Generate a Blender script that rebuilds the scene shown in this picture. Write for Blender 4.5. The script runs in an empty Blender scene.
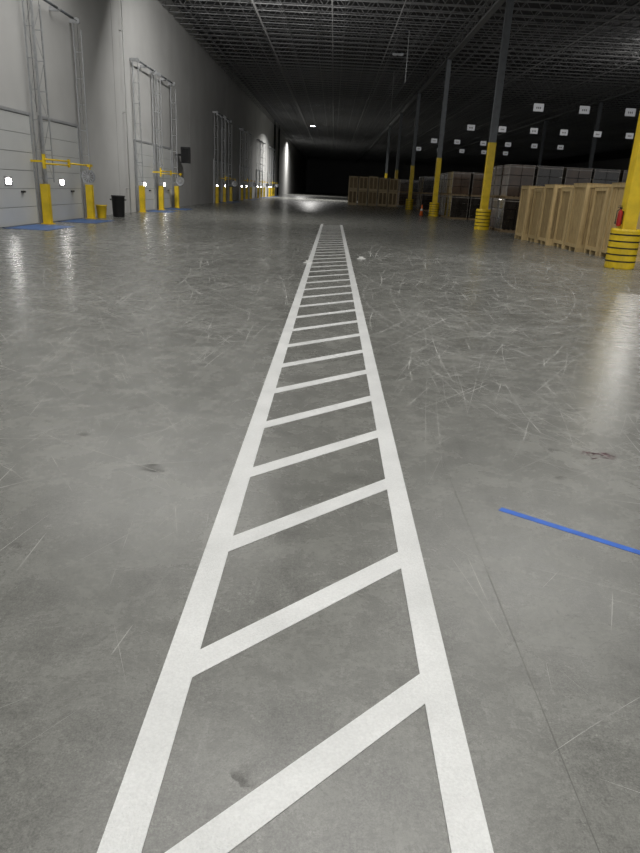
import bpy, bmesh, math, random
from mathutils import Vector, Matrix
random.seed(7)
col = bpy.context.scene.collection
F = 660.0; CAMH = 1.45; ROLL = 0.053
# ---------- camera basis (vanishing point of the aisle measured in the photo) ----------
Yc = Vector((13.6, 238.0, -F)).normalized()
c_ = (13.6*math.cos(ROLL) - 238*math.sin(ROLL))/F
Xc = Vector((math.cos(ROLL), -math.sin(ROLL), c_)).normalized()
Zc = Xc.cross(Yc)
R = Matrix((Xc, Yc, Zc))
def ray(px, py):
    return R @ Vector((px-320, 426.5-py, -F))
def at_floor(px, py):
    d = ray(px, py); t = -CAMH/d.z
    return (d.x*t, d.y*t)

# ---------- materials ----------
MATS = {}
def mat(name, color, rough=0.6, metal=0.0, var=0.12, scale=6.0, bump=0.0, emis=0.0, coat=0.0, spec=0.5):
    if name in MATS: return MATS[name]
    m = bpy.data.materials.new(name); m.use_nodes = True
    nt = m.node_tree; b = nt.nodes['Principled BSDF']
    tc = nt.nodes.new('ShaderNodeTexCoord')
    n = nt.nodes.new('ShaderNodeTexNoise'); n.inputs['Scale'].default_value = scale; n.inputs['Detail'].default_value = 6
    nt.links.new(tc.outputs['Object'], n.inputs['Vector'])
    r = nt.nodes.new('ShaderNodeValToRGB')
    lo = [max(0, c*(1-var)) for c in color]; hi = [min(1, c*(1+var)) for c in color]
    r.color_ramp.elements[0].position = .3; r.color_ramp.elements[1].position = .7
    r.color_ramp.elements[0].color = (*lo, 1); r.color_ramp.elements[1].color = (*hi, 1)
    nt.links.new(n.outputs['Fac'], r.inputs['Fac']); nt.links.new(r.outputs['Color'], b.inputs['Base Color'])
    b.inputs['Roughness'].default_value = rough; b.inputs['Metallic'].default_value = metal
    b.inputs['Specular IOR Level'].default_value = spec
    if coat: b.inputs['Coat Weight'].default_value = coat
    if emis:
        b.inputs['Emission Color'].default_value = (*color, 1); b.inputs['Emission Strength'].default_value = emis
    if bump:
        bp = nt.nodes.new('ShaderNodeBump'); bp.inputs['Strength'].default_value = bump; bp.inputs['Distance'].default_value = .01
        nt.links.new(n.outputs['Fac'], bp.inputs['Height']); nt.links.new(bp.outputs['Normal'], b.inputs['Normal'])
    MATS[name] = m
    return m

def wood_mat(name, c1, c2):
    m = bpy.data.materials.new(name); m.use_nodes = True
    nt = m.node_tree; b = nt.nodes['Principled BSDF']
    tc = nt.nodes.new('ShaderNodeTexCoord'); mp = nt.nodes.new('ShaderNodeMapping')
    mp.inputs['Scale'].default_value = (9, 9, 1.2)
    oi = nt.nodes.new('ShaderNodeObjectInfo'); ad = nt.nodes.new('ShaderNodeVectorMath'); ad.operation = 'ADD'
    n = nt.nodes.new('ShaderNodeTexNoise'); n.inputs['Scale'].default_value = 2.5; n.inputs['Detail'].default_value = 8; n.inputs['Distortion'].default_value = .8
    r = nt.nodes.new('ShaderNodeValToRGB'); r.color_ramp.elements[0].position = .3; r.color_ramp.elements[1].position = .7
    r.color_ramp.elements[0].color = (*c1, 1); r.color_ramp.elements[1].color = (*c2, 1)
    nt.links.new(tc.outputs['Object'], ad.inputs[0]); nt.links.new(oi.outputs['Location'], ad.inputs[1])
    nt.links.new(ad.outputs[0], mp.inputs['Vector']); nt.links.new(mp.outputs[0], n.inputs['Vector'])
    nt.links.new(n.outputs['Fac'], r.inputs['Fac'])
    mr = nt.nodes.new('ShaderNodeMapRange'); mr.inputs[3].default_value = .74; mr.inputs[4].default_value = 1.06
    nt.links.new(oi.outputs['Random'], mr.inputs[0])
    mx = nt.nodes.new('ShaderNodeMixRGB'); mx.blend_type = 'MULTIPLY'; mx.inputs[0].default_value = 1
    nt.links.new(r.outputs['Color'], mx.inputs[1]); nt.links.new(mr.outputs[0], mx.inputs[2]); nt.links.new(mx.outputs[0], b.inputs['Base Color'])
    b.inputs['Roughness'].default_value = .75
    MATS[name] = m; return m

M_yel = mat('safety yellow paint', (.74, .52, .015), .42, var=.2, scale=3)
M_blk = mat('black plastic', (.015, .015, .016), .5)
M_steel = mat('galvanised steel', (.40, .41, .42), .5, .3, scale=12)
M_steeld = mat('grey column paint', (.12, .13, .14), .55)
M_joist = mat('grey joist primer', (.26, .263, .268), .6)
M_pipe = mat('sprinkler pipe paint', (.24, .24, .24), .45)
M_wall = mat('painted concrete wall', (.49, .49, .48), .8, var=.08, scale=.5, bump=.1)
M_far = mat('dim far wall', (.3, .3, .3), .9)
M_door = mat('white door enamel', (.56, .57, .56), .5, var=.04, scale=1)
M_rib = mat('door seam shadow', (.24, .24, .24), .7)
M_glow = mat('lit door glass', (1, .98, .95), .3, emis=40, var=.01)
M_blue = mat('blue steel plate paint', (.05, .12, .30), .5, var=.25, scale=5)
M_tape = mat('blue masking tape', (.02, .11, .48), .55, var=.2, scale=20)
M_sign_glow = mat('white placard', (.78, .79, .81), .6, var=.03, emis=.14)  # slight emission added so the boards stay bright where lamps miss them
M_ink = mat('dark print', (.16, .16, .17), .6)
M_red = mat('red enamel', (.42, .015, .012), .35)
M_orange = mat('orange plastic', (.75, .14, .02), .5)
M_white = mat('white plastic', (.7, .7, .68), .5)
M_wood = wood_mat('crate plank', (.36, .25, .11), (.58, .43, .205))
M_wood2 = wood_mat('crate lumber', (.50, .365, .17), (.72, .55, .28))
M_wood3 = wood_mat('aged crate lumber', (.16, .11, .055), (.29, .21, .11))
M_wood4 = wood_mat('brown batten lumber', (.46, .36, .21), (.64, .51, .31))
M_carton = mat('brown carton in film', (.075, .044, .024), .3, var=.45, scale=2, coat=.4)
M_carton2 = mat('dark carton in film', (.022, .018, .014), .25, var=.5, scale=2, coat=.4)
M_film = mat('stretch film and sheen', (.22, .20, .175), .3, var=.8, scale=4, coat=.3)
M_pallet = wood_mat('pallet wood', (.20, .14, .08), (.34, .25, .14))
M_grey = mat('grey machine enamel', (.24, .25, .26), .4)
M_lens = mat('lit lamp lens', (1, .98, .95), .4, emis=25, var=.005)
M_lensoff = mat('unlit lamp lens', (.15, .15, .15), .4)

def mat_paint():
    m = bpy.data.materials.new('white floor paint'); m.use_nodes = True
    nt = m.node_tree; b = nt.nodes['Principled BSDF']; L = nt.links
    tc = nt.nodes.new('ShaderNodeTexCoord')
    n = nt.nodes.new('ShaderNodeTexNoise'); n.inputs['Scale'].default_value = 3; n.inputs['Detail'].default_value = 8
    L.new(tc.outputs['Object'], n.inputs['Vector'])
    r = nt.nodes.new('ShaderNodeValToRGB'); r.color_ramp.elements[0].position = .3; r.color_ramp.elements[1].position = .65
    r.color_ramp.elements[0].color = (.65, .66, .65, 1); r.color_ramp.elements[1].color = (.77, .78, .77, 1)
    L.new(n.outputs['Fac'], r.inputs['Fac'])
    n3 = nt.nodes.new('ShaderNodeTexNoise'); n3.inputs['Scale'].default_value = 120; n3.inputs['Detail'].default_value = 4
    L.new(tc.outputs['Object'], n3.inputs['Vector'])
    r3 = nt.nodes.new('ShaderNodeValToRGB'); r3.color_ramp.elements[0].position = .3; r3.color_ramp.elements[1].position = .7
    r3.color_ramp.elements[0].color = (.86, .86, .86, 1); r3.color_ramp.elements[1].color = (1.0, 1.0, 1.0, 1)
    L.new(n3.outputs['Fac'], r3.inputs['Fac'])
    mx = nt.nodes.new('ShaderNodeMixRGB'); mx.blend_type = 'MULTIPLY'; mx.inputs[0].default_value = 1
    L.new(r.outputs['Color'], mx.inputs[1]); L.new(r3.outputs['Color'], mx.inputs[2]); L.new(mx.outputs[0], b.inputs['Base Color'])
    n2 = nt.nodes.new('ShaderNodeTexNoise'); n2.inputs['Scale'].default_value = 220; n2.inputs['Detail'].default_value = 3
    L.new(tc.outputs['Object'], n2.inputs['Vector'])
    bp = nt.nodes.new('ShaderNodeBump'); bp.inputs['Strength'].default_value = .8; bp.inputs['Distance'].default_value = .003
    L.new(n2.outputs['Fac'], bp.inputs['Height']); L.new(bp.outputs['Normal'], b.inputs['Normal'])
    b.inputs['Roughness'].default_value = .28
    return m
M_paint = mat_paint()

def mat_floor():
    m = bpy.data.materials.new('worn sealed concrete'); m.use_nodes = True
    nt = m.node_tree; b = nt.nodes['Principled BSDF']; L = nt.links
    tc = nt.nodes.new('ShaderNodeTexCoord')
    def noise(scale, detail=6, dist=0.0, rough=.55, mscale=None, rot=0):
        n = nt.nodes.new('ShaderNodeTexNoise'); n.inputs['Scale'].default_value = scale; n.inputs['Detail'].default_value = detail
        n.inputs['Distortion'].default_value = dist; n.inputs['Roughness'].default_value = rough
        if mscale:
            mp = nt.nodes.new('ShaderNodeMapping'); mp.inputs['Scale'].default_value = mscale; mp.inputs['Rotation'].default_value = (0, 0, rot)
            L.new(tc.outputs['Object'], mp.inputs['Vector']); L.new(mp.outputs[0], n.inputs['Vector'])
        else: L.new(tc.outputs['Object'], n.inputs['Vector'])
        return n
    def ramp(src, p0, c0, p1, c1):
        r = nt.nodes.new('ShaderNodeValToRGB'); e = r.color_ramp.elements
        e[0].position = p0; e[0].color = (c0, c0, c0, 1); e[1].position = p1; e[1].color = (c1, c1, c1, 1)
        L.new(src, r.inputs['Fac']); return r.outputs['Color']
    def mix(mode, fac, a, bb):
        x = nt.nodes.new('ShaderNodeMixRGB'); x.blend_type = mode
        if isinstance(fac, float): x.inputs[0].default_value = fac
        else: L.new(fac, x.inputs[0])
        for i, v in ((1, a), (2, bb)):
            if isinstance(v, tuple): x.inputs[i].default_value = v
            else: L.new(v, x.inputs[i])
        return x.outputs[0]
    big = noise(.7, 12, .1, .68); mid = noise(3.8, 12, .25, .75); fine = noise(60, 8, 0, .8); grit = noise(170, 4, 0, .8)
    base = mix('MIX', ramp(big.outputs['Fac'], .38, 0, .60, 1), (.150, .151, .138, 1), (.198, .199, .184, 1))
    base = mix('MULTIPLY', .9, base, ramp(mid.outputs['Fac'], .34, .76, .64, 1.18))
    base = mix('MULTIPLY', .95, base, ramp(fine.outputs['Fac'], .3, .64, .7, 1.28))
    base = mix('MULTIPLY', .95, base, ramp(grit.outputs['Fac'], .35, .70, .65, 1.24))
    for rot, sc in ((.1, 1.0), (-.9, .8), (.9, .9)):
        st = noise(2.2, 4, 1.2, .55, (18*sc, 1.1, 1), rot)
        base = mix('ADD', .22, base, ramp(st.outputs['Fac'], .64, 0, .76, .16))
    dk = noise(2.0, 12, .3, .75)
    base = mix('MULTIPLY', .38, base, ramp(dk.outputs['Fac'], .34, .5, .45, 1))
    L.new(base, b.inputs['Base Color'])
    rr = ramp(mid.outputs['Fac'], .3, .24, .7, .30); L.new(rr, b.inputs['Roughness'])
    bp = nt.nodes.new('ShaderNodeBump'); bp.inputs['Strength'].default_value = .05; bp.inputs['Distance'].default_value = .002
    L.new(fine.outputs['Fac'], bp.inputs['Height']); L.new(bp.outputs['Normal'], b.inputs['Normal'])
    return m
M_floor = mat_floor()

def mat_alpha(name, color, alpha, rough=.5, lo=.4, hi=.68, scale=9):
    m = bpy.data.materials.new(name); m.use_nodes = True
    nt = m.node_tree; b = nt.nodes['Principled BSDF']; L = nt.links
    tc = nt.nodes.new('ShaderNodeTexCoord'); n = nt.nodes.new('ShaderNodeTexNoise'); n.inputs['Scale'].default_value = scale; n.inputs['Detail'].default_value = 8
    L.new(tc.outputs['Object'], n.inputs['Vector'])
    r = nt.nodes.new('ShaderNodeMapRange'); r.inputs[1].default_value = lo; r.inputs[2].default_value = hi; r.inputs[3].default_value = 0; r.inputs[4].default_value = alpha
    L.new(n.outputs['Fac'], r.inputs[0]); L.new(r.outputs[0], b.inputs['Alpha'])
    b.inputs['Base Color'].default_value = (*color, 1); b.inputs['Roughness'].default_value = rough
    return m
M_scuff = mat_alpha('pale scuff', (.56, .56, .53), .92, lo=.28, hi=.62, scale=3.5)
M_tyre = mat_alpha('faint pale tyre track', (.42, .42, .40), .55, lo=.40, hi=.7, scale=14)
M_dark = mat_alpha('faint dark rubber mark', (.06, .06, .055), .45, lo=.40, hi=.7, scale=8)
M_stain = mat_alpha('dark stain', (.07, .068, .06), .6, lo=.38, hi=.7, scale=14)
M_purple = mat_alpha('dark chalk scribble', (.09, .03, .04), 1.4)

# ---------- mesh builder ----------
class MB:
    def __init__(s): s.bm = bmesh.new()
    def box(s, x0, x1, y0, y1, z0, z1):
        vs = [s.bm.verts.new(p) for p in ((x0,y0,z0),(x1,y0,z0),(x1,y1,z0),(x0,y1,z0),(x0,y0,z1),(x1,y0,z1),(x1,y1,z1),(x0,y1,z1))]
        for f in ((0,3,2,1),(4,5,6,7),(0,1,5,4),(1,2,6,5),(2,3,7,6),(3,0,4,7)): s.bm.faces.new([vs[i] for i in f])
        return s
    def prism(s, pts, z0, z1):
        a = [s.bm.verts.new((x, y, z0)) for x, y in pts]; b = [s.bm.verts.new((x, y, z1)) for x, y in pts]
        n = len(pts)
        s.bm.faces.new(a[::-1]); s.bm.faces.new(b)
        for i in range(n): s.bm.faces.new((a[i], a[(i+1)%n], b[(i+1)%n], b[i]))
        return s
    def tube(s, p0, p1, r, seg=8, r1=None):
        p0 = Vector(p0); p1 = Vector(p1); d = (p1-p0).normalized(); r1 = r if r1 is None else r1
        u = d.orthogonal().normalized(); v = d.cross(u)
        A = []; B = []
        for i in range(seg):
            a = 2*math.pi*i/seg; w = u*math.cos(a)+v*math.sin(a)
            A.append(s.bm.verts.new(p0+w*r)); B.append(s.bm.verts.new(p1+w*r1))
        s.bm.faces.new(A[::-1]); s.bm.faces.new(B)
        for i in range(seg):
            f = s.bm.faces.new((A[i], A[(i+1)%seg], B[(i+1)%seg], B[i])); f.smooth = seg > 6
        return s
    def lathe(s, prof, seg=20, c=(0,0,0)):
        rings = []
        for r, z in prof:
            rings.append([s.bm.verts.new((c[0]+r*math.cos(2*math.pi*i/seg), c[1]+r*math.sin(2*math.pi*i/seg), c[2]+z)) for i in range(seg)])
        for a, b in zip(rings, rings[1:]):
            for i in range(seg):
                f = s.bm.faces.new((a[i], a[(i+1)%seg], b[(i+1)%seg], b[i])); f.smooth = True
        s.bm.faces.new(rings[0][::-1]); s.bm.faces.new(rings[-1])
        return s
    def build(s, name, m, parent=None, loc=None, bevel=0):
        me = bpy.data.meshes.new(name)
        bmesh.ops.recalc_face_normals(s.bm, faces=s.bm.faces[:])
        s.bm.to_mesh(me); s.bm.free(); me.materials.append(m)
        o = bpy.data.objects.new(name, me); col.objects.link(o)
        if parent: o.parent = parent
        if loc: o.location = loc
        if bevel:
            bv = o.modifiers.new('bevel', 'BEVEL'); bv.width = bevel; bv.segments = 2; bv.limit_method = 'ANGLE'
        return o
def tag(o, label=None, cat=None, group=None, kind=None):
    if label: o['label'] = label
    if cat: o['category'] = cat
    if group: o['group'] = group
    if kind: o['kind'] = kind
    return o
def empty(name, loc, rz=0):
    o = bpy.data.objects.new(name, None); col.objects.link(o); o.location = loc; o.rotation_euler = (0, 0, rz); o.empty_display_size = .1
    return o
def dup(root, loc, label=None):
    r = root.copy(); col.objects.link(r); r.location = loc
    if label: r['label'] = label
    for ch in list(root.children):
        c = ch.copy(); col.objects.link(c); c.parent = r
        for g in list(ch.children):
            d = g.copy(); col.objects.link(d); d.parent = c
    return r
ORD = ['nearest', 'second nearest', 'third nearest', 'fourth nearest', 'fifth nearest', 'sixth nearest', 'seventh nearest', 'eighth nearest', 'ninth nearest', 'tenth nearest', 'eleventh nearest']
NTH = ['leftmost', 'second from left', 'third from left', 'fourth from left', 'fifth from left', 'sixth from left', 'seventh from left', 'eighth from left']

WX = -9.0; FAR = 225.0; CEIL = 10.3; JT = CEIL-.02
# ---------- setting ----------
fl = MB().box(WX-.3, 60, -14, FAR+.3, -.2, 0).build('floor', M_floor); tag(fl, kind='structure')
w = MB(); wj = MB(); y = -14.4
while y < FAR:
    w.box(WX-.3, WX, y+.015, min(y+14.6, FAR)-.015, 0, CEIL+.3); y += 14.6
    if y < FAR: wj.box(WX-.05, WX-.005, y-.015, y+.015, 0, CEIL)
tag(w.build('wall_left', M_wall), kind='structure')
tag(wj.build('trim_100', mat('dark joint sealant', (.08, .08, .08), .8)), kind='structure')
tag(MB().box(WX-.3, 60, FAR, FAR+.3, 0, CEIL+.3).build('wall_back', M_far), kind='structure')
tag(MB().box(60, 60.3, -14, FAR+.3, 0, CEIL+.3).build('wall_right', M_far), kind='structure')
c = MB(); x = WX-.3
while x < 60:
    c.box(x, x+.9, -14, FAR+.3, CEIL, CEIL+.06); c.box(x+.9, x+1.0, -14, FAR+.3, CEIL+.05, CEIL+.11); x += 1.0
tag(c.build('ceiling', mat('painted roof deck', (.08, .08, .085), .8)), kind='structure')
jx = at_floor(600, 853)[0]
n = 1
M_fill = mat('joint filler', (.105, .105, .095), .6)
for xx in (jx, jx-4.6, jx+4.6, jx+9.2):
    o = MB().box(xx-.0014, xx+.0014, -5, 60, .0001, .0003).build('trim_%d' % n, M_fill); tag(o, kind='structure'); n += 1
for yy in (6.4, 11.2, 16.0, 24.0):
    o = MB().box(WX+.05, 30, yy-.003, yy+.003, .0001, .0003).build('trim_%d' % n, M_fill); tag(o, kind='structure'); n += 1

# ---------- walkway marking ----------
XL = .4085; HW = .050
wk = tag(empty('walkway_marking', (0, 0, 0)), 'long white ladder-striped walkway painted down the concrete floor', 'floor marking')
Y0, Y1 = -.6, 29.5
MB().box(-XL-HW, -XL+HW, Y0, Y1, 0.0005, .003).build('edge_line', M_paint, wk)
MB().box(XL-HW, XL+HW, Y0, Y1, 0.0005, .003).build('edge_line', M_paint, wk)
k = -2
while True:
    yc = 1.315 + .755*k; k += 1
    if yc + .45 > Y1: break
    xi = XL-HW; dy = .092*math.sqrt(2)/2
    MB().prism([(-xi, yc-xi*.97-dy), (xi, yc+xi*.97-dy), (xi, yc+xi*.97+dy), (-xi, yc-xi*.97+dy)], .0005, .003).build('crossbar', M_paint, wk)

a = at_floor(500, 509); b = at_floor(650, 556)
TA, TB = a, b
d = Vector((b[0]-a[0], b[1]-a[1])).normalized(); pn = Vector((-d.y, d.x))*.020
tag(MB().prism([(a[0]-pn.x, a[1]-pn.y), (b[0]-pn.x, b[1]-pn.y), (b[0]+pn.x, b[1]+pn.y), (a[0]+pn.x*1.1, a[1]+pn.y)], .0001, .0016).build('tape_strip', M_tape),
    'strip of blue masking tape stuck on the bare concrete right of walkway', 'tape')

# ---------- scuffs ----------
def ribbon(bm, pts, w, z):
    prev = None
    for i, p in enumerate(pts):
        q = pts[min(i+1, len(pts)-1)]; r = pts[max(i-1, 0)]
        t = Vector((q[0]-r[0], q[1]-r[1]))
        if t.length < 1e-6: continue
        t.normalize(); nx, ny = -t.y*w/2, t.x*w/2
        e = (1-abs(2*i/(len(pts)-1)-1)**4)
        a = bm.verts.new((p[0]+nx*e, p[1]+ny*e, z)); b = bm.verts.new((p[0]-nx*e, p[1]-ny*e, z))
        if prev: bm.faces.new((prev[0], prev[1], b, a))
        prev = (a, b)
def stroke_ok(pts): return not any(abs(p[0]) < .47 or p[0] < WX+.2 or p[0] > 6.4 or (p[0] < -7.3 and p[1] > 17) or (TA[0]-.1 < p[0] < TB[0]+.1 and TB[1]-.1 < p[1] < TA[1]+.1) for p in pts)
s = MB(); rr = random.Random(3); zc = .0005
for i in range(3200):
    yy = 1.2 + 15*rr.random()**.95; xx = rr.uniform(-1, 1)*(1.0+yy*.55)
    if xx < -8 or xx > 6.3: continue
    if yy < 3.4 and rr.random() < .6: continue
    # most marks run at an angle along the traffic lanes, nearly straight
    ang = rr.choice([rr.gauss(1.45, .22), rr.gauss(1.05, .25), rr.gauss(2.1, .25), rr.gauss(.5, .25), rr.gauss(2.65, .2)])
    ln = min(rr.lognormvariate(-.2, .75)*(.45+yy*.14), 6); cur = rr.gauss(0, .08)
    pts = []; px_, py_ = xx, yy
    for j in range(12):
        pts.append((px_, py_)); px_ += math.cos(ang)*ln/11; py_ += math.sin(ang)*ln/11; ang += cur*ln/11
    if not stroke_ok(pts): continue
    ribbon(s.bm, pts, rr.choice([.0010, .0013, .0018, .0026])*(.55+.75*(yy/3)**1.25), zc); zc += .0000004
tag(s.build('floor_scuffs', M_scuff), 'pale scuffs and scratches across the grey concrete floor', 'scuff marks', kind='stuff')
for nm, mt, cnt, wd_, sd, lb in (('tyre_tracks', M_tyre, 50, .045, 21, 'faint pale curving tyre tracks on the concrete floor'), ('rubber_marks', M_dark, 26, .02, 33, 'faint dark rubber marks on the concrete floor')):
    s = MB(); rr = random.Random(sd); zc = .0003
    for i in range(cnt):
        yy = rr.uniform(5, 20); xx = rr.uniform(-1, 1)*(1.0+yy*.5); ang = rr.gauss(1.2, .8); ln = rr.uniform(2, 7); cur = rr.gauss(0, .12)
        for off in (0, .13):
            pts = []; px_, py_, a_ = xx+off, yy, ang
            for j in range(30):
                pts.append((px_, py_)); px_ += math.cos(a_)*ln/29; py_ += math.sin(a_)*ln/29; a_ += cur*ln/29
            run = []
            for p in pts + [None]:
                if p is not None and stroke_ok([p]): run.append(p)
                else:
                    if len(run) > 4: ribbon(s.bm, run, wd_*rr.uniform(.5, 1), zc); zc += .0000005
                    run = []
    tag(s.build(nm, mt), lb, 'tyre marks', kind='stuff')
s = MB(); rr = random.Random(11)
def blob(m, x, y, rx, ry, z=.00025, seg=40):
    ph = [rr.uniform(0, 6.28) for _ in range(4)]; vs = []
    for i in range(seg):
        a = 2*math.pi*i/seg; q = .8+.12*math.sin(2*a+ph[0])+.1*math.sin(3*a+ph[1])+.06*math.sin(7*a+ph[2])+.04*math.sin(11*a+ph[3])
        vs.append(m.bm.verts.new((x+rx*q*math.cos(a), y+ry*q*math.sin(a), z)))
    m.bm.faces.new(vs)
for px, py, rx in ((152, 468, .085), (83, 434, .05), (245, 775, .05), (560, 478, .04), (572, 410, .06), (20, 545, .04), (553, 450, .04), (590, 398, .03)):
    p = at_floor(px, py); blob(s, p[0], p[1], rx, rx*.8)
tag(s.build('floor_stains', M_stain), 'small dark stains scattered on the concrete floor', 'stains', kind='stuff')
s = MB(); p = at_floor(600, 455)
for q in range(5):
    pts = [(p[0]+rr.uniform(-.10, .10)+.04*math.sin(t*1.1+q), p[1]+rr.uniform(-.04, .04)+.05*math.cos(t*1.7+q)) for t in range(8)]
    ribbon(s.bm, pts, .011, .0004+q*.00001)
tag(s.build('chalk_scribble', M_purple), 'small dark reddish scribble on the concrete right of walkway', 'scribble')
for (px, py, lb) in ((308, 263, 'small white scrap lying just left of the walkway far ahead'), (361, 259, 'small pale scrap lying just right of the walkway far ahead')):
    p = at_floor(px, py); m = MB()
    m.prism([(-.09, -.06), (.02, -.08), (.1, -.02), (.07, .07), (-.04, .08)], 0.0005, .02); m.prism([(-.03, -.04), (.05, -.03), (.04, .05), (-.05, .03)], .02, .05)
    tag(m.build('paper_scrap', M_white, loc=(p[0], p[1], 0)), lb, 'scrap')

# ---------- columns ----------
CX = 6.9
def make_column(loc, label):
    r = tag(empty('steel_column', loc), label, 'column', 'steel columns')
    MB().box(-.14, .14, -.14, .14, 3.7, 9.44).build('shaft', M_steeld, r)
    MB().box(-.16, .16, -.16, .16, .02, 3.7).build('painted_sleeve', M_yel, r, bevel=.015)
    MB().box(-.25, .25, -.25, .25, 0, .02).build('base_plate', M_steeld, r)
    MB().box(-.2, .2, -.3, .3, 9.44, 9.48).build('cap_plate', M_steeld, r)
    return r
def ring(m, prof, seg=28):
    rings = [[m.bm.verts.new((q*math.cos(2*math.pi*i/seg), q*math.sin(2*math.pi*i/seg), zz)) for i in range(seg)] for q, zz in prof]
    for A, B in zip(rings, rings[1:]+rings[:1]):
        for i in range(seg): m.bm.faces.new((A[i], A[(i+1)%seg], B[(i+1)%seg], B[i]))
    return m
def make_guard(loc, label):
    r = tag(empty('column_guard', loc), label, 'column guard', 'column guards')
    ri = .24
    prof = [(ri, .0), (.325, .0), (.335, .03)]
    for k in range(5):
        z = .17+k*.15; prof += [(.335, z-.02), (.322, z-.01), (.322, z+.01), (.335, z+.02)]
    prof += [(.335, .86), (.32, .90), (ri, .90)]
    ring(MB(), prof).build('guard_body', M_yel, r)
    for k in range(5):
        z = .17+k*.15
        ring(MB(), [(.322, z-.012), (.338, z-.012), (.338, z+.012), (.322, z+.012)]).build('strap', M_blk, r)
    return r
CY = [16.25 + 15.6*i for i in range(7)]
c0 = make_column((CX, CY[0], 0), 'steel column with tall yellow sleeve, nearest of the row right of walkway')
g0 = make_guard((CX, CY[0], 0), 'yellow banded guard around foot of the nearest column')
for i, yy in enumerate(CY[1:6], 1):
    dup(c0, (CX, yy, 0), 'steel column with yellow lower sleeve, %s in the row right of walkway' % ORD[i])
    if i < 4: dup(g0, (CX, yy, 0), 'yellow banded guard around foot of the %s column' % ORD[i])
for i in range(2, 5):
    dup(c0, (22.5, CY[i], 0), 'steel column in the dark right side, %s of the second row' % ORD[i-2])
def make_ext(loc, label):
    e = tag(empty('fire_extinguisher', loc), label, 'fire extinguisher')
    MB().lathe([(.02, 0), (.05, .01), (.055, .03), (.055, .28), (.045, .33), (.02, .36), (.018, .38)]).build('cylinder', M_red, e)
    MB().box(-.02, .02, -.02, .02, .38, .41).box(-.08, .02, -.012, .012, .41, .425).box(-.07, .02, -.012, .012, .44, .455).build('valve_handle', M_blk, e)
    MB().tube((-.02, 0, .40), (-.08, 0, .33), .01).tube((-.08, 0, .33), (-.08, 0, .13), .01).tube((-.08, 0, .13), (-.08, 0, .05), .01, r1=.02).build('hose', M_blk, e)
    MB().box(.05, .07, -.025, .025, .05, .34).build('bracket', M_blk, e)
    return e
make_ext((CX-.23, CY[0]-.05, .95), 'red fire extinguisher hung on the side of the nearest yellow column')

# ---------- roof steel ----------
def joist(x0, x1, depth=.7):
    m = MB(); zt = JT; zb = JT-depth
    m.box(x0, x1, -.045, .045, zt-.05, zt); m.box(x0, x1, -.035, .035, zb, zb+.035)
    n_ = int((x1-x0)/.5); st = (x1-x0)/n_
    for i in range(n_):
        a, b = (zt-.03, zb+.03) if i % 2 else (zb+.03, zt-.03)
        m.tube((x0+i*st, 0, a), (x0+(i+1)*st, 0, b), .018, 4)
    return m
JL = 'grey open web bar joist crossing under the dark roof deck'
JS = 1.3
j0 = joist(WX+.02, 46).build('bar_joist', M_joist, loc=(0, 24.83, 0)); tag(j0, JL, 'roof joist', 'roof joists')
yy = 24.83
while yy < FAR-10:
    yy += JS
    o = j0.copy(); o.location = (0, yy, 0); col.objects.link(o)
def girder(name, x, label):
    m = MB(); zb = 9.5; zt = JT-.06
    m.box(x-.14, x+.14, 10, FAR-.1, zb, zb+.12); m.box(x-.1, x+.1, 10, FAR-.1, zt-.1, zt)
    y = 10; i = 0
    while y < FAR-1.5:
        a, b = (zb+.05, zt-.05) if i % 2 else (zt-.05, zb+.05)
        m.tube((x, y, a), (x, y+.97, b), .04, 4); y += .97; i += 1
    tag(m.build(name, M_joist), label, 'roof girder')
girder('roof_girder', CX, 'heavy steel girder over the yellow based column row right of walkway')
girder('roof_girder', 22.5, 'heavy steel girder over the second column row deep in the dark')
x = -7.4; n = 101
while x < 44:
    tag(MB().box(x-.015, x+.015, 24, FAR-12, JT-.73, JT-.705).build('trim_%d' % n, M_joist), kind='structure'); n += 1
    x += 1.5
for i, (x, z, r_) in enumerate(((-4.2, 9.40, .05), (-.5, 9.4, .035), (2.75, 9.40, .035), (12.4, 9.4, .04), (17.3, 9.4, .035))):
    m = MB().tube((x, 24, z), (x, FAR-62, z), r_, 8)
    yy = 24.83+JS
    while yy < FAR-65:
        m.tube((x, yy, z), (x, yy, JT-.701), .012, 4); yy += JS*6
    tag(m.build('sprinkler_pipe', M_pipe), 'long sprinkler pipe under the roof joists, %s' % NTH[i], 'pipe', 'sprinkler pipes')
for px_, yy, z0, z1, lb in ((3.6, 40.43, 7.1, 9.5, 'thin chain hanging from the dark roof, nearer of two'), (3.9, 53.43, 6.6, 9.5, 'thin chain hanging from the dark roof, farther of two')):
    m = MB(); z = z0
    while z < z1: m.tube((px_, yy, z), (px_, yy, z+.14), .02, 5); z += .13
    tag(m.build('hanging_chain', M_steel), lb, 'chain')

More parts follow.
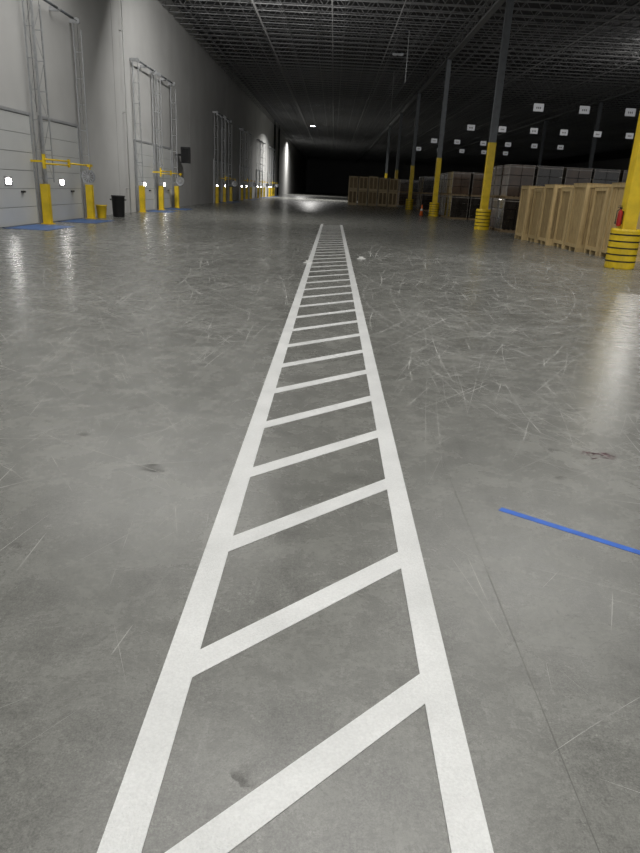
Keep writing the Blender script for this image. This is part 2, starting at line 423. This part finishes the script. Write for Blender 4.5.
# ---------- high bay lights ----------
def make_light(loc, lit, label):
    r = tag(empty('high_bay_light', loc), label, 'ceiling light', 'high bay lights')
    MB().box(-.3, .3, -.15, .15, .05, .12).box(-.28, -.04, -.13, .13, .02, .05).box(.04, .28, -.13, .13, .02, .05).build('housing', M_grey, r)
    MB().box(-.27, -.05, -.12, .12, 0, .02).box(.05, .27, -.12, .12, 0, .02).build('lens', M_lens if lit else M_lensoff, r)
    if loc[2] < 9.4: MB().tube((-.25, 0, .12), (-.25, 0, JT-.7-loc[2]), .006, 4).tube((.25, 0, .12), (.25, 0, JT-.7-loc[2]), .006, 4).build('hanging_cable', M_steeld, r)
    return r
def area(x, y, z, power, size=.8, color=(1, .98, .945), spread=160, tilt=None):
    l = bpy.data.lights.new('lamp', 'AREA'); l.shape = 'SQUARE'; l.size = size; l.energy = power; l.color = color; l.spread = math.radians(spread)
    o = bpy.data.objects.new('lamp', l); col.objects.link(o); o.location = (x, y, z)
    if tilt: o.rotation_euler = tilt
    return o
lit = [(-2.5, -6, 480, 3), (0, 7, 540, 7), (-5.2, 20, 420, 7), (5.0, -2, 480, 3), (6.0, 16.5, 390, 7), (13.5, 11, 330, 3), (-3.0, 90, 2000, .6)]
labs = ['lit high bay light over the walkway behind the viewer', 'lit high bay light above the near walkway', 'lit high bay light above the near dock doors', 'lit high bay light behind the viewer on the right',
        'lit high bay light over the wooden crates', 'lit high bay light over the near right storage area', 'bright lit high bay light far down the aisle']
for i, (x, y, p, sz) in enumerate(lit):
    z = 8.9 if y < 60 else 8.6
    make_light((x, y, z), True, labs[i]); area(x, y, z-.04, p, size=sz)
make_light((18.7, 41.4, 8.9), True, 'lit high bay light far right beyond the hanging placards')
l = bpy.data.lights.new('lamp', 'POINT'); l.energy = 300; l.shadow_soft_size = .15; l.color = (1, .97, .92)
o = bpy.data.objects.new('lamp', l); col.objects.link(o); o.location = (18.7, 41.4, 8.5)
make_light((-3.5, 29.0, 9.3), True, 'added fill lamp under the roof above the trash can'); area(-3.5, 29.1, 9.2, 700, size=.8, tilt=(math.radians(46), 0, 0))  # unseen lamp added here, tilted along the aisle to brighten the left wall
area(-6.2, 132.08, 9.58, 1500, size=.3)  # added lamp hidden in the roof steel, washes the far left wall
tag(MB().box(-6.6, -5.8, 131.70, 132.4, 9.6, 9.7).box(-6.4, -6.0, 131.70, 131.78, 9.7, CEIL).box(-6.4, -6.0, 132.33, 132.4, 9.7, CEIL).build('hidden_wash_lamp', M_grey), 'added hidden lamp between the joists over the bright patch of wall', 'ceiling light')
for i, (x, y) in enumerate(((3.2, 42), (-2.0, 68))):
    make_light((x, y, 8.6), False, 'unlit high bay light hanging under the roof, %s' % ORD[i])

# ---------- dock doors ----------
pairs = [21.3, 35.2, 55.8, 70.1, 84.3, 98.5]
dn = 0
def make_door(yc, n):
    W = 1.45; H = 3.0
    d = tag(empty('door_%d' % n, (WX, yc, 0)), kind='structure')
    m = MB()
    for k in range(6): m.box(.03, .08, -W, W, .02+k*.495, .02+k*.495+.482)
    m.build('door_panel', M_door, d)
    MB().box(.0, .045, -W, W, 0, H).build('panel_seam', M_rib, d)
    MB().box(0, .1, -W-.08, -W, 0, H+.08).box(0, .1, W, W+.08, 0, H+.08).box(0, .1, -W, W, H, H+.08).build('door_frame', M_steel, d)
    wv = MB().box(.08, .09, -.5, -.06, 1.08, 1.32).build('window_frame', M_rib, d)
    MB().box(.09, .10, -.42, -.14, 1.13, 1.27).build('window_pane', M_glow, wv)
    MB().box(.08, .14, .45, .65, .9, .95).build('handle', M_blk, d)
    return d
def make_tracks(loc, label):
    r = tag(empty('door_track_frame', loc), label, 'door track', 'dock door tracks')
    Z = 6.2; W = 1.63
    for s_ in (-1, 1):
        m = MB()
        m.box(.1, .14, s_*W-.022, s_*W+.022, 0, Z); m.box(.36, .39, s_*W-.018, s_*W+.018, 1.2, Z-.25)
        z = 1.3; k_ = 0
        while z < Z-.3:
            m.box(.14, .36, s_*W-.01, s_*W+.01, z, z+.025)
            z2 = min(z+.8, Z-.3)
            m.tube((.14, s_*W, z) if k_ % 2 else (.36, s_*W, z), (.36, s_*W, z2) if k_ % 2 else (.14, s_*W, z2), .009, 4)
            z += .8; k_ += 1
        m.build('track_post', M_steel, r)
        MB().tube((.3, s_*(W-.12), 3.1), (.3, s_*(W-.12), Z), .006, 4).build('lift_cable', M_blk, r)
        MB().tube((.3, s_*(W-.06), Z), (.3, s_*(W-.16), Z), .09, 14).build('cable_drum', M_steel, r)
    MB().tube((.3, -W-.1, Z), (.3, W+.1, Z), .018, 8).build('shaft', M_steel, r)
    MB().tube((.3, -W+.5, Z), (.3, -.15, Z), .04, 10).tube((.3, .15, Z), (.3, W-.5, Z), .04, 10).build('torsion_spring', M_steeld, r)
    MB().box(.0, .35, -W-.025, -W+.025, Z-.05, Z+.06).box(0, .35, W-.025, W+.025, Z-.05, Z+.06).box(0, .3, -.03, .03, Z-.06, Z+.05).build('bearing_bracket', M_steel, r)
    return r
def make_track_guard(loc, label):
    r = tag(empty('track_guard', loc), label, 'track guard', 'yellow track guards')
    m = MB(); m.box(.40, .43, -.10, .10, 0.02, 1.15).box(.20, .40, -.10, -.08, .02, 1.15).box(.20, .40, .08, .10, .02, 1.15)
    m.build('guard_channel', M_yel, r, bevel=.006); MB().box(.16, .48, -.15, .15, 0, .02).build('foot_plate', M_yel, r)
    return r
def make_dock_light(loc, label):
    r = tag(empty('dock_light', loc), label, 'dock light', 'yellow dock lights')
    MB().box(0, .47, -.03, .03, -.03, .03).box(.44, .5, -.06, .06, -.2, .2).build('mount_bracket', M_yel, r)
    MB().tube((.5, 0, .06), (.6, 1.6, .06), .026, 8).tube((.5, 0, -.06), (.6, 1.6, -.06), .026, 8).box(.57, .63, 1.55, 1.65, -.12, .12).build('lower_arm', M_yel, r)
    MB().tube((.6, 1.6, .0), (.85, 2.75, -.02), .026, 8).tube((.85, 2.75, -.02), (.85, 2.75, -.2), .025, 8).box(.8, .9, 2.6, 2.9, -.06, .02).build('upper_arm', M_yel, r)
    h = MB().tube((.85, 2.55, -.36), (.85, 2.62, -.36), .22, 20).tube((.85, 2.62, -.36), (.85, 2.95, -.36), .19, 20, r1=.10).build('lamp_head', M_grey, r)
    g = MB()
    for k in range(6):
        a_ = k*math.pi/6; g.tube((.85-.2*math.cos(a_), 2.54, -.36-.2*math.sin(a_)), (.85+.2*math.cos(a_), 2.54, -.36+.2*math.sin(a_)), .008, 4)
    g.build('wire_grille', M_steel, h)
    MB().tube((.85, 2.545, -.36), (.85, 2.55, -.36), .17, 16).build('lamp_glass', M_lensoff, h)
    return r
def make_leveler(loc, label):
    r = tag(empty('dock_plate', loc), label, 'dock plate', 'blue dock plates')
    MB().box(.12, 1.35, -.98, .98, .0, .012).build('deck_plate', M_blue, r)
    MB().box(.12, .2, -.98, .98, .012, .03).build('hinge_lip', M_steeld, r)
    return r
T0 = G0 = L0 = P0 = None
for ip, yc in enumerate(pairs):
    for s_ in (-1, 1):
        dy = yc + s_*1.9; dn += 1
        on = (ORD + ['twelfth nearest'])[dn-1]
        make_door(dy, dn)
        lb = 'tall galvanised door tracks over the %s dock door on left wall' % on
        if T0 is None: T0 = make_tracks((WX, dy, 0), lb)
        else: dup(T0, (WX, dy, 0), lb)
        lb = 'blue steel dock plate in the floor before the %s dock door' % on
        if P0 is None: P0 = make_leveler((WX, dy, 0), lb)
        else: dup(P0, (WX, dy, 0), lb)
    for off, side in ((-3.53, 'near side of'), (0, 'middle of'), (3.53, 'far side of')):
        if ip == 0 and off < 0: continue
        lb = 'yellow track guard at the %s the %s pair of dock doors' % (side, ORD[ip])
        loc = (WX, yc+off - (.3 if (ip == 0 and off == 0) else 0), 0)
        if G0 is None: G0 = make_track_guard(loc, lb)
        else: dup(G0, loc, lb)
    lb = 'yellow armed dock lamp on the %s pair of dock doors' % ORD[ip]
    loc = (WX, yc-.6, 1.78)
    if L0 is None: L0 = make_dock_light(loc, lb)
    else: dup(L0, loc, lb)
for i, yy in enumerate((30.35, 103.48, 111.3)):
    m = MB().tube((WX+.15, yy, 0), (WX+.15, yy, CEIL-.02), .025 if i == 0 else .14, 10)
    for z in (1, 4, 7, 9.5): m.box(WX, WX+.12, yy-.06, yy+.06, z, z+.04)
    tag(m.build('wall_pipe', M_wall if i == 0 else M_blk), ['thin conduit running up the left wall past the first dock doors', 'thick black downpipe far down the left wall, nearer one', 'thick black downpipe far down the left wall, farther one'][i], 'pipe')
f = tag(empty('wall_fan', (WX, 39.9, 2.8)), 'small dark fan mounted on left wall past the fourth dock door', 'fan')
MB().box(0, .35, -.04, .04, -.05, .05).build('bracket', M_blk, f)
MB().box(.35, .40, -.15, .15, -.42, .42).box(.80, .85, -.15, .15, -.42, .42).box(.40, .80, -.15, .15, -.42, -.38).box(.40, .80, -.15, .15, .38, .42).box(.40, .80, .08, .12, -.38, .38).build('housing', M_blk, f, bevel=.01)
m = MB()
for k in range(8): m.box(.40, .80, -.15, -.13, -.35+k*.095, -.30+k*.095)
m.build('grille', M_blk, f)
p = at_floor(119, 217)
b_ = tag(empty('trash_can', (p[0], p[1], 0)), 'black round trash can standing by left wall past first dock doors', 'trash can')
MB().lathe([(.20, 0), (.22, .03), (.245, .74), (.265, .75), (.265, .79), (.235, .79), (.225, .72), (.20, .06)]).build('body', M_blk, b_)
MB().box(-.30, -.24, -.08, .08, .62, .66).box(.24, .30, -.08, .08, .62, .66).build('handle', M_blk, b_)
p = at_floor(102, 218)
b_ = tag(empty('bucket', (p[0], p[1], 0)), 'yellow bucket standing left of the black trash can', 'bucket')
MB().lathe([(.15, 0), (.155, .02), (.19, .42), (.205, .43), (.205, .46), (.18, .46), (.175, .40), (.14, .04)]).build('body', M_yel, b_)
m = MB()
for i in range(10):
    a0 = math.pi*i/10; a1 = math.pi*(i+1)/10
    m.tube((.19*math.cos(a0), -.06-.1*math.sin(a0), .42+.02*math.sin(a0)), (.19*math.cos(a1), -.06-.1*math.sin(a1), .42+.02*math.sin(a1)), .005, 5)
m.build('bail_handle', M_steel, b_)
p = at_floor(421, 216)
q = tag(empty('safety_cone', (p[0], p[1], 0)), 'orange safety cone beside the third yellow column', 'cone')
MB().box(-.18, .18, -.18, .18, 0, .03).build('base', M_blk, q)
MB().lathe([(.13, .03), (.03, .7), (.02, .71)]).build('cone_body', M_orange, q)
MB().lathe([(.092, .34), (.073, .47)]).build('reflective_band', M_white, q)

# ---------- wooden crates ----------
def make_crate(loc, L, W, H, label, mats, name='wooden_crate', group=None, seed=0, t=.032):
    r = tag(empty(name, loc), label, 'crate', group)
    a, b = mats; q_ = random.Random(seed)
    z0 = .12
    MB().box(t+.02, L-t-.02, t+.02, W-t-.02, z0+.02, H-.03).build('liner', M_wood3, r)
    m = MB()
    def planks(length):
        p_ = .03; out = []
        while p_ < length-.05:
            w2 = min(q_.uniform(.13, .21), length-.03-p_); out.append((p_, p_+w2-.018)); p_ += w2
        return out
    for u0, u1 in planks(W):
        e_ = q_.uniform(0, .012)
        m.box(t+e_, t+.02, u0, u1, z0, H); m.box(L-t-.02, L-t-e_, u0, u1, z0, H)
    for u0, u1 in planks(L):
        e_ = q_.uniform(0, .012)
        m.box(u0, u1, t+e_, t+.02, z0, H); m.box(u0, u1, W-t-.02, W-t-e_, z0, H)
    m.build('plank_wall', a, r)
    m = MB(); w_ = .1
    for y0, y1 in ((0, t), (W-t, W)):
        for x0 in [0, L/2-w_/2, L-w_]: m.box(x0, x0+w_, y0, y1, z0, H)
        for zz in (z0, H-w_): m.box(w_, L/2-w_/2, y0, y1, zz, zz+w_); m.box(L/2+w_/2, L-w_, y0, y1, zz, zz+w_)
    for x0, x1 in ((0, t), (L-t, L)):
        for y0 in (t, W-w_-t): m.box(x0, x1, y0, y0+w_, z0, H)
        for zz in (z0, H-w_): m.box(x0, x1, t+w_, W-w_-t, zz, zz+w_)
    m.build('batten_frame', b, r)
    MB().box(-.01, L+.01, -.01, W+.01, H, H+.02).build('lid', a, r)
    for k in range(3):
        yk = (0, W/2-.05, W-.1)[k]; MB().box(0, L, yk, yk+.1, 0, z0).build('skid', b, r)
    return r
cy = 18.5; nn = ['nearest', 'second', 'third', 'fourth', 'fifth', 'sixth', 'seventh', 'farthest']
for i in range(7):
    W_ = (1.13, 1.0, 1.13, 1.01, 1.10, 1.0, 1.03)[i]; H_ = (1.96, 1.86, 1.95, 1.83, 1.92, 1.80, 1.88)[i]
    xo = 7.70 - .11*i + (0, .06, -.04, .06, -.02, .06, 0)[i]
    make_crate((xo, cy, 0), 2.3, W_, H_, 'tall plank crate, %s' % ('nearest of the row behind the near column' if i == 0 else ('farthest end of the crate row' if i == 6 else '%s from the near column in the crate row' % nn[i])), (M_wood, M_wood2), group='pale plank crates', seed=i)
    cy += W_ + (.08, .11, .08, .12, .08, .11, 0)[i]
cy = 19.0
for i in range(5):
    make_crate((10.4, cy, 0), 2.2, 1.1, 1.98, 'plank crate in the back row behind the front crates, %s' % ORD[i], (M_wood3, M_wood), group='back row plank crates', seed=50+i)
    cy += 1.35
rj = random.Random(4)
for i in range(5):
    for j in range(2):
        make_crate((1.5+i*1.0, 70+rj.uniform(-.15, .15), j*1.40), .88, 1.1, 1.38 if j == 0 else 1.2+rj.uniform(0, .2), 'brown slatted crate far down the aisle, %s of the %s layer' % (NTH[i], 'upper' if j else 'lower'), (M_wood3, M_wood4), 'slatted_crate', 'slatted crates down the aisle', seed=70+i*2+j, t=.04)

# ---------- wrapped pallet loads ----------
def make_load(loc, H, label, mt):
    r = tag(empty('pallet_load', loc), label, 'pallet load', 'film wrapped pallets')
    p = MB()
    for k in range(3): p.box(0, 1.1, (0, .5, 1.0)[k], (0, .5, 1.0)[k]+.1, 0, .09)
    for k in range(6): p.box(k*.2, k*.2+.1, 0, 1.1, .09, .12)
    p.build('pallet', M_pallet, r)
    m = MB(); n_ = 3; hh = (H-.12)/n_
    for a in range(n_):
        for bx in range(2):
            for by in range(2):
                m.box(.02+bx*.54, .02+bx*.54+.515, .02+by*.54, .02+by*.54+.515, .12+a*hh+.012, .12+(a+1)*hh-.012)
    m.build('carton_stack', mt, r)
    m = MB()
    z = H-.11
    m.box(.01, 1.1, .005, .018, z, z+.04); m.box(.005, .018, .01, 1.1, z, z+.04)
    for xx in (.01, 1.07): m.box(xx, xx+.022, .004, .019, .12, H-.01)
    for yy in (.02, 1.05): m.box(.004, .019, yy, yy+.022, .12, H-.01)
    m.box(.01, 1.1, .01, 1.1, H-.012, H)
    m.build('wrap_and_sheen', M_film, r)  # pale edge strips of film stand in for highlights on the wrap
    return r
La = make_load((7.5, 30.9, 0), 1.40, 'x', M_carton2); Lb = make_load((7.5, 32.1, 0), 1.40, 'x', M_carton)
used = {0: False, 1: False}
def place(x, y, z, t, label):
    src = (La, Lb)[t]
    if not used[t]:
        used[t] = True; src.location = (x, y, z); src['label'] = label
    else: dup(src, (x, y, z), label)
NUM = ['', 'second', 'third', 'fourth', 'fifth']
def block(x0, y0, nx, ny, name, seed, pb=.5, layers=2):
    r_ = random.Random(seed)
    for j in range(ny):
        for i in range(nx):
            if j > 0 and i > 0: continue
            for k_ in range(layers):
                where = NTH[i] if j == 0 else '%s row at left' % NUM[j]
                place(x0+i*1.22+r_.uniform(-.03, .03), y0+j*1.25, k_*1.405, 1 if r_.random() < pb else 0, '%s wrapped pallet, %s, in %s' % ('upper' if k_ else 'lower', where, name))
block(7.5, 30.6, 7, 4, 'stack behind pale crates', 1)
block(7.4, 44.0, 8, 5, 'stack by third column', 2)
block(7.6, 60.0, 6, 3, 'stack by fourth column', 3)
block(7.6, 80.5, 3, 2, 'stack right of slatted crates', 4, .8)

# ---------- hanging placards ----------
def make_sign(loc, label):
    r = tag(empty('hanging_sign', loc), label, 'sign', 'white hanging placards')
    MB().box(-.27, .27, -.008, .008, -.19, .19).build('board', M_sign_glow, r)
    m = MB()
    for (x0, x1, z0, z1) in ((-.12, -.07, -.06, .03), (-.025, .025, -.06, .03), (.07, .12, -.06, .03)): m.box(x0, x1, -.010, -.008, z0, z1)
    m.build('printed_mark', M_ink, r)
    MB().tube((-.23, 0, .19), (-.23, 0, JT-.7-loc[2]), .005, 4).tube((.23, 0, .19), (.23, 0, JT-.7-loc[2]), .005, 4).build('hanging_wire', M_steeld, r)
    return r
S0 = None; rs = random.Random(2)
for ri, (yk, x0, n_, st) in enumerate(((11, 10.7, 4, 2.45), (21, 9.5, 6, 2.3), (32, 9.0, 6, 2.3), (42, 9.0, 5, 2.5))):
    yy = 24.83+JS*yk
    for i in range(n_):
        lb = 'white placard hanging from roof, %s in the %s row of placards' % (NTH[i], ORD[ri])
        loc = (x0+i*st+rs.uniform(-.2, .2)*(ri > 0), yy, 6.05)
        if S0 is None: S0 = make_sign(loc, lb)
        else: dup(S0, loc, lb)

# ---------- world & camera ----------
wd = bpy.data.worlds.new('world'); bpy.context.scene.world = wd; wd.use_nodes = True
wd.node_tree.nodes['Background'].inputs[0].default_value = (.98, .985, .99, 1); wd.node_tree.nodes['Background'].inputs[1].default_value = .66
cd = bpy.data.cameras.new('camera'); cam = bpy.data.objects.new('camera', cd); col.objects.link(cam)
cd.sensor_fit = 'VERTICAL'; cd.sensor_height = 36; cd.lens = 36*F/853; cd.clip_end = 500; cd.clip_start = .05
cam.matrix_world = Matrix.Translation((0, 0, CAMH)) @ R.to_4x4()
bpy.context.scene.camera = cam
bpy.context.scene.view_settings.view_transform = 'Standard'
bpy.context.scene.view_settings.exposure = 0
